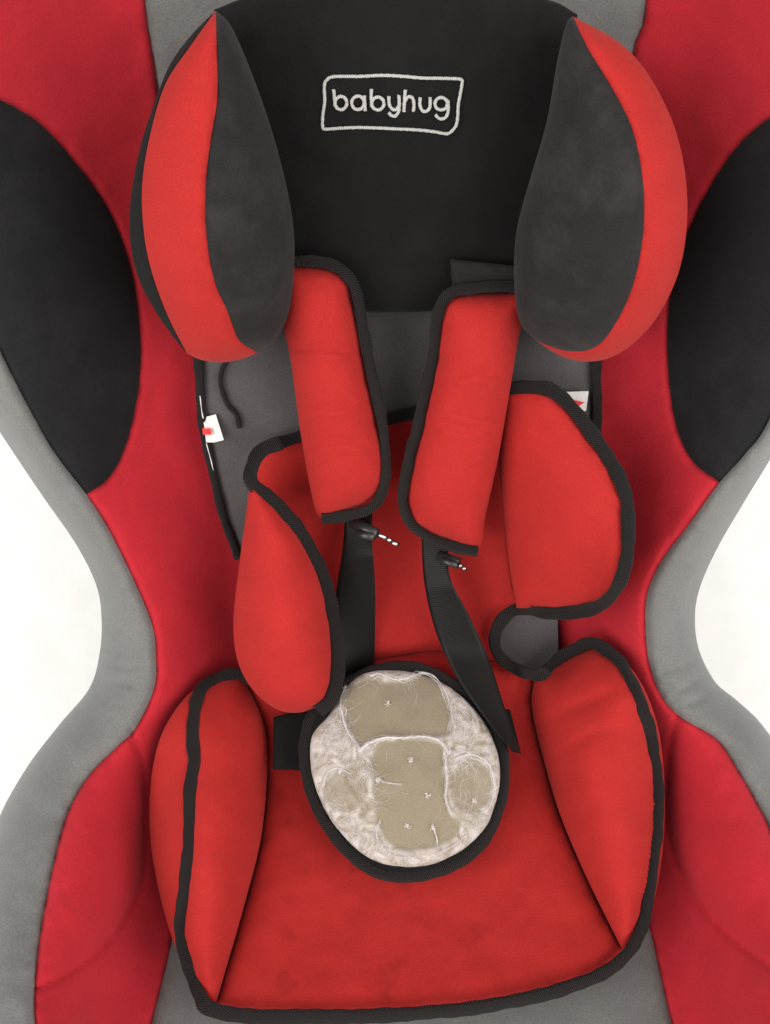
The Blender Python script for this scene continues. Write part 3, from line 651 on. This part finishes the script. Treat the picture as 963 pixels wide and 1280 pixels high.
# ------------------------------------------------------------------ crotch pad with its torn-open cotton filling
crotch = thing('crotch_pad', 'round worn beige crotch pad with white cotton filling and black bound edge', 'pad', P3([505], [1095], [0.1])[0])
CP = spl([(385, 893), (400, 876), (432, 850), (468, 834), (510, 829), (552, 841), (590, 866), (619, 900), (635, 942), (634, 990), (621, 1038), (592, 1074), (552, 1095), (508, 1102), (468, 1096), (428, 1068), (400, 1030), (382, 990), (375, 945), (377, 912)], True, 5)
dCP = Dome(CP)
def cpb(x, y): return 0.048 + (y - 830) / 270 * 0.072
surf('pad_body', CP, lambda x, y, d: cpb(x, y) + 0.009 * edge(d, 14), M['black'], crotch, back=lambda x, y, d: cpb(x, y) - 0.012 * edge(d, 20), sp=6)
binding(np.array(spl([(392, 893), (406, 878), (436, 853), (470, 838), (510, 833), (549, 845), (586, 869), (613, 903), (629, 943), (628, 989), (614, 1034), (587, 1068), (550, 1088), (508, 1095), (471, 1089), (434, 1063), (406, 1026), (388, 988), (381, 945), (384, 914)], True, 4)),
        lambda x, y: cpb(x, y) + 0.005, 15, thick=0.009, parent=crotch, closed=True, lift=0, stitch=1)
CF = spl([(412, 893), (430, 862), (455, 842), (500, 838), (546, 850), (581, 874), (608, 907), (623, 945), (624, 986), (610, 1030), (582, 1060), (545, 1079), (505, 1084), (463, 1074), (428, 1044), (402, 1004), (389, 962), (390, 920)], True, 3.5)
c7 = lambda pts: [(330 + a / 2.832, 800 + b / 2.832) for a, b in pts]
head_s = spl(c7([(282, 250), (300, 165), (370, 128), (440, 145), (505, 142), (575, 122), (628, 158), (664, 250), (655, 330), (600, 340), (500, 336), (420, 340), (350, 372), (300, 310)]), True, 3)
body_s = spl(c7([(380, 420), (420, 362), (500, 352), (600, 358), (636, 392), (642, 500), (660, 610), (700, 660), (640, 720), (520, 745), (440, 715), (405, 640), (388, 520)]), True, 3)
paw_l = spl(c7(circ(285, 532, 78, 72)[:-1]), True, 3); paw_r = spl(c7(circ(735, 515, 75, 92)[:-1]), True, 3)
shapes = [head_s, body_s, paw_l, paw_r]
def bare(x, y):   # 1 where the beige cloth is bare, 0 where cotton lies on it
    r = np.zeros(len(x))
    for s_, k in zip(shapes, (1.0, 1.0, 0.75, 0.85)):
        dd = dist(x, y, s_) * np.where(inside(x, y, s_), 1, -1); r = np.maximum(r, k * np.clip(0.5 + (dd + 2.2 * vnoise(x, y, 11, 12)) / 6, 0, 1))
    return r
dCF = Dome(CF)
def cff(x, y, d):
    r = bare(x, y); return cpb(x, y) + 0.008 + 0.012 * dCF(x, y) + 0.004 * edge(d, 12) + 0.0018 * (1 - r) * edge(d, 8) + 0.0010 * vnoise(x, y, 24, 8) + (1 - r) * (0.0010 * vnoise(x, y, 9, 9) + 0.0003 * vnoise(x, y, 5, 10))
m, nt, b = new_mat('torn_beige_cloth_and_cotton'); L = nt.links.new
at = N(nt, 'ShaderNodeAttribute', attribute_name='bare'); tc = N(nt, 'ShaderNodeTexCoord')
n1 = N(nt, 'ShaderNodeTexNoise'); n1.inputs['Scale'].default_value = 60; n1.inputs['Detail'].default_value = 8; n1.inputs['Roughness'].default_value = 0.62; n1.inputs['Distortion'].default_value = 1.8; L(tc.outputs['Object'], n1.inputs['Vector'])
n2 = N(nt, 'ShaderNodeTexNoise'); n2.inputs['Scale'].default_value = 1300; L(tc.outputs['Object'], n2.inputs['Vector'])
ms = N(nt, 'ShaderNodeMapRange'); L(n1.outputs[0], ms.inputs[0]); ms.inputs[1].default_value = 0.34; ms.inputs[2].default_value = 0.76
iv = N(nt, 'ShaderNodeMath', operation='SUBTRACT'); iv.inputs[0].default_value = 1.0; L(at.outputs['Fac'], iv.inputs[1])
mu = N(nt, 'ShaderNodeMath', operation='MULTIPLY'); L(ms.outputs[0], mu.inputs[0]); L(iv.outputs[0], mu.inputs[1])
mx = N(nt, 'ShaderNodeMix', data_type='RGBA'); L(mu.outputs[0], mx.inputs[0]); mx.inputs[6].default_value = (0.205, 0.170, 0.118, 1); mx.inputs[7].default_value = (0.60, 0.55, 0.535, 1)
wv = N(nt, 'ShaderNodeMapRange'); L(n2.outputs[0], wv.inputs[0]); wv.inputs[1].default_value = .3; wv.inputs[2].default_value = .7; wv.inputs[3].default_value = 0.84; wv.inputs[4].default_value = 1.14
hv = N(nt, 'ShaderNodeVectorMath', operation='SCALE'); L(mx.outputs[2], hv.inputs[0]); L(wv.outputs[0], hv.inputs['Scale']); L(hv.outputs[0], b.inputs['Base Color'])
ad = N(nt, 'ShaderNodeMath', operation='MULTIPLY'); L(mu.outputs[0], ad.inputs[0]); L(n1.outputs[0], ad.inputs[1])
bp = N(nt, 'ShaderNodeBump'); bp.inputs['Strength'].default_value = 0.35; bp.inputs['Distance'].default_value = 0.003; L(ad.outputs[0], bp.inputs['Height'])
bp2 = N(nt, 'ShaderNodeBump'); bp2.inputs['Strength'].default_value = 0.4; bp2.inputs['Distance'].default_value = 0.0006; L(n2.outputs[0], bp2.inputs['Height']); L(bp.outputs[0], bp2.inputs['Normal']); L(bp2.outputs[0], b.inputs['Normal'])
b.inputs['Roughness'].default_value = 0.9; b.inputs['Specular IOR Level'].default_value = 0.15; b.inputs['Sheen Weight'].default_value = 0.15
M['torn'] = m
face = surf('pad_face', CF, cff, M['torn'], crotch, pk=0.3, th=0.004, sp=2.6, insets=(1.2, 3), attrf={'bare': bare}, label='beige cloth half covered by torn white cotton')
# loose cotton: ropes along the old stitch lines and thousands of single fibres
def face_w(x, y): return cff(np.ravel(x), np.ravel(y), dist(x, y, CF))
ropes = [c7([(345, 385), (375, 362), (430, 345), (500, 345), (570, 342), (620, 358), (655, 392)]), c7([(275, 250), (290, 310), (330, 368), (348, 388)]),
         c7([(375, 128), (410, 120), (440, 132), (480, 142), (520, 128), (570, 116), (615, 140), (650, 200), (668, 270), (658, 320)]),
         c7([(640, 400), (648, 480), (645, 560), (665, 620)]), c7([(205, 520), (225, 470), (265, 455), (310, 475)]),
         c7([(680, 420), (730, 405), (790, 430), (812, 480), (812, 560), (785, 610)]), c7([(290, 165), (275, 200), (270, 250)]),
         c7([(400, 490), (430, 505), (490, 510)]), c7([(595, 655), (610, 690), (615, 720)]), c7([(410, 640), (400, 700), (450, 760), (540, 770)]), c7([(600, 760), (660, 735), (720, 690)])]
Vv, Ff, off = [], [], 0
def fibre(pts, wds, rad):
    global off
    p = P3(pts[:, 0], pts[:, 1], wds); t = np.gradient(p, axis=0); s = np.cross(t, AW); s /= np.linalg.norm(s, axis=1)[:, None] + 1e-9
    r = rad * np.linspace(1, 0.5, len(p))[:, None]
    V = np.stack([p + s * r, p - s * r * 0.5 + AW * r, p - s * r * 0.5 - AW * r], 1).reshape(-1, 3)
    Vv.append(V)
    for i in range(len(p) - 1):
        for k in range(3):
            q = (k + 1) % 3; Ff.append((off + i * 3 + k, off + i * 3 + q, off + i * 3 + 3 + q, off + i * 3 + 3 + k))
    off += len(V)
for r_, thick in zip(ropes, (1.2, .9, 1.0, .7, .6, .6, .6, .35, .6, .5, .5)):
    for k in range(12):
        p = spl(r_, step=3); n = len(p); jit = np.cumsum(rng.normal(0, .6, (n, 2)), 0); jit -= jit.mean(0)
        p = p + np.clip(jit, -3, 3) * (0.15 + 0.16 * k)
        fibre(p, face_w(p[:, 0], p[:, 1]) + rng.uniform(0.0003, 0.0022), 0.00022 * thick * rng.uniform(0.4, 1.3))
cand = rng.uniform([376, 832], [632, 1098], (60000, 2)); ok = inside(cand[:, 0], cand[:, 1], CF); cand = cand[ok]
br = bare(cand[:, 0], cand[:, 1]); cl = np.sin(cand[:, 0] * .11 + 2.0 * np.sin(cand[:, 1] * .06)) * np.cos(cand[:, 1] * .10 + 1.5 * np.sin(cand[:, 0] * .05))
rimd = dist(cand[:, 0], cand[:, 1], CF)
cand = cand[rng.uniform(0, 1, len(cand)) < (1 - br) ** 2 * np.clip(0.25 + 0.5 * cl, 0.05, 0.8) + 0.0012 + 0.04 * np.exp(-(rimd / 6) ** 2) * (rng.uniform(0, 1, len(cand)) < .6)][:1900]
allp, ns = [], []
for c in cand:
    a = rng.uniform(0, 6.28); Ln = rng.uniform(8, 34); n = 6; cv = rng.normal(0, .5)
    a = 2.5 * vnoise(c[:1], c[1:], 30, 11)[0] + rng.normal(0, .5); cv *= .4; an = a + cv * np.arange(n); p = c + np.cumsum(np.stack([np.cos(an), np.sin(an)], 1) * Ln / n, 0); allp.append(p)
P = np.vstack(allp); FW = face_w(P[:, 0], P[:, 1]).reshape(-1, 6)
INS = (dist(P[:, 0], P[:, 1], CF) * np.where(inside(P[:, 0], P[:, 1], CF), 1, -1)).reshape(-1, 6)
INS = INS > 1.0
for p, fw, ii in zip(allp, FW, INS):
    if not ii.all(): continue
    fibre(p, fw + np.sin(np.linspace(0.1, 2.9, 6)) * rng.uniform(0.0002, 0.0028), rng.uniform(0.000035, 0.00008))
for (cx, cy, k) in [(440, 222, 30), (520, 425, 45), (405, 495, 60), (580, 550, 30), (507, 660, 40), (600, 665, 30), (745, 568, 35), (270, 465, 50), (345, 390, 140), (655, 395, 110), (375, 545, 20), (728, 400, 40)]:
    cx, cy = c7([(cx, cy)])[0]
    for _ in range(k):
        a = rng.uniform(0, 6.28); p = np.array([cx, cy]) + rng.normal(0, 1.5, 2) + np.outer(np.linspace(0, 1, 4), [math.cos(a), math.sin(a)]) * rng.uniform(0.8, 2.6)
        fibre(p, face_w(p[:, 0], p[:, 1]) + rng.uniform(0.0003, 0.0025), rng.uniform(0.0001, 0.0003))
mesh('cotton_fibres', np.vstack(Vv), Ff, M['cotton'], crotch, kind='stuff', label='loose white cotton fibres on the pad')
# side tabs
surf('side_tab', chain(line((342, 896), (385, 886)), line((385, 886), (392, 966)), line((392, 966), (365, 962)), line((365, 962), (341, 962)), line((341, 962), (342, 896))),
     lambda x, y, d: np.maximum(cpb(x, y) - 0.010, ins(x, y) + 0.012) + 0.002 * edge(d, 6), M['black'], crotch, th=0.003, sp=6, label='black webbing tab on the left of the pad')
surf('side_tab', chain(line((612, 884), (638, 887)), line((638, 887), (652, 943)), line((652, 943), (630, 930)), line((630, 930), (612, 884))),
     lambda x, y, d: np.maximum(cpb(x, y) - 0.010, ins(x, y) + 0.012) + 0.002 * edge(d, 6), M['black'], crotch, th=0.003, sp=6, label='black webbing tab on the right of the pad')
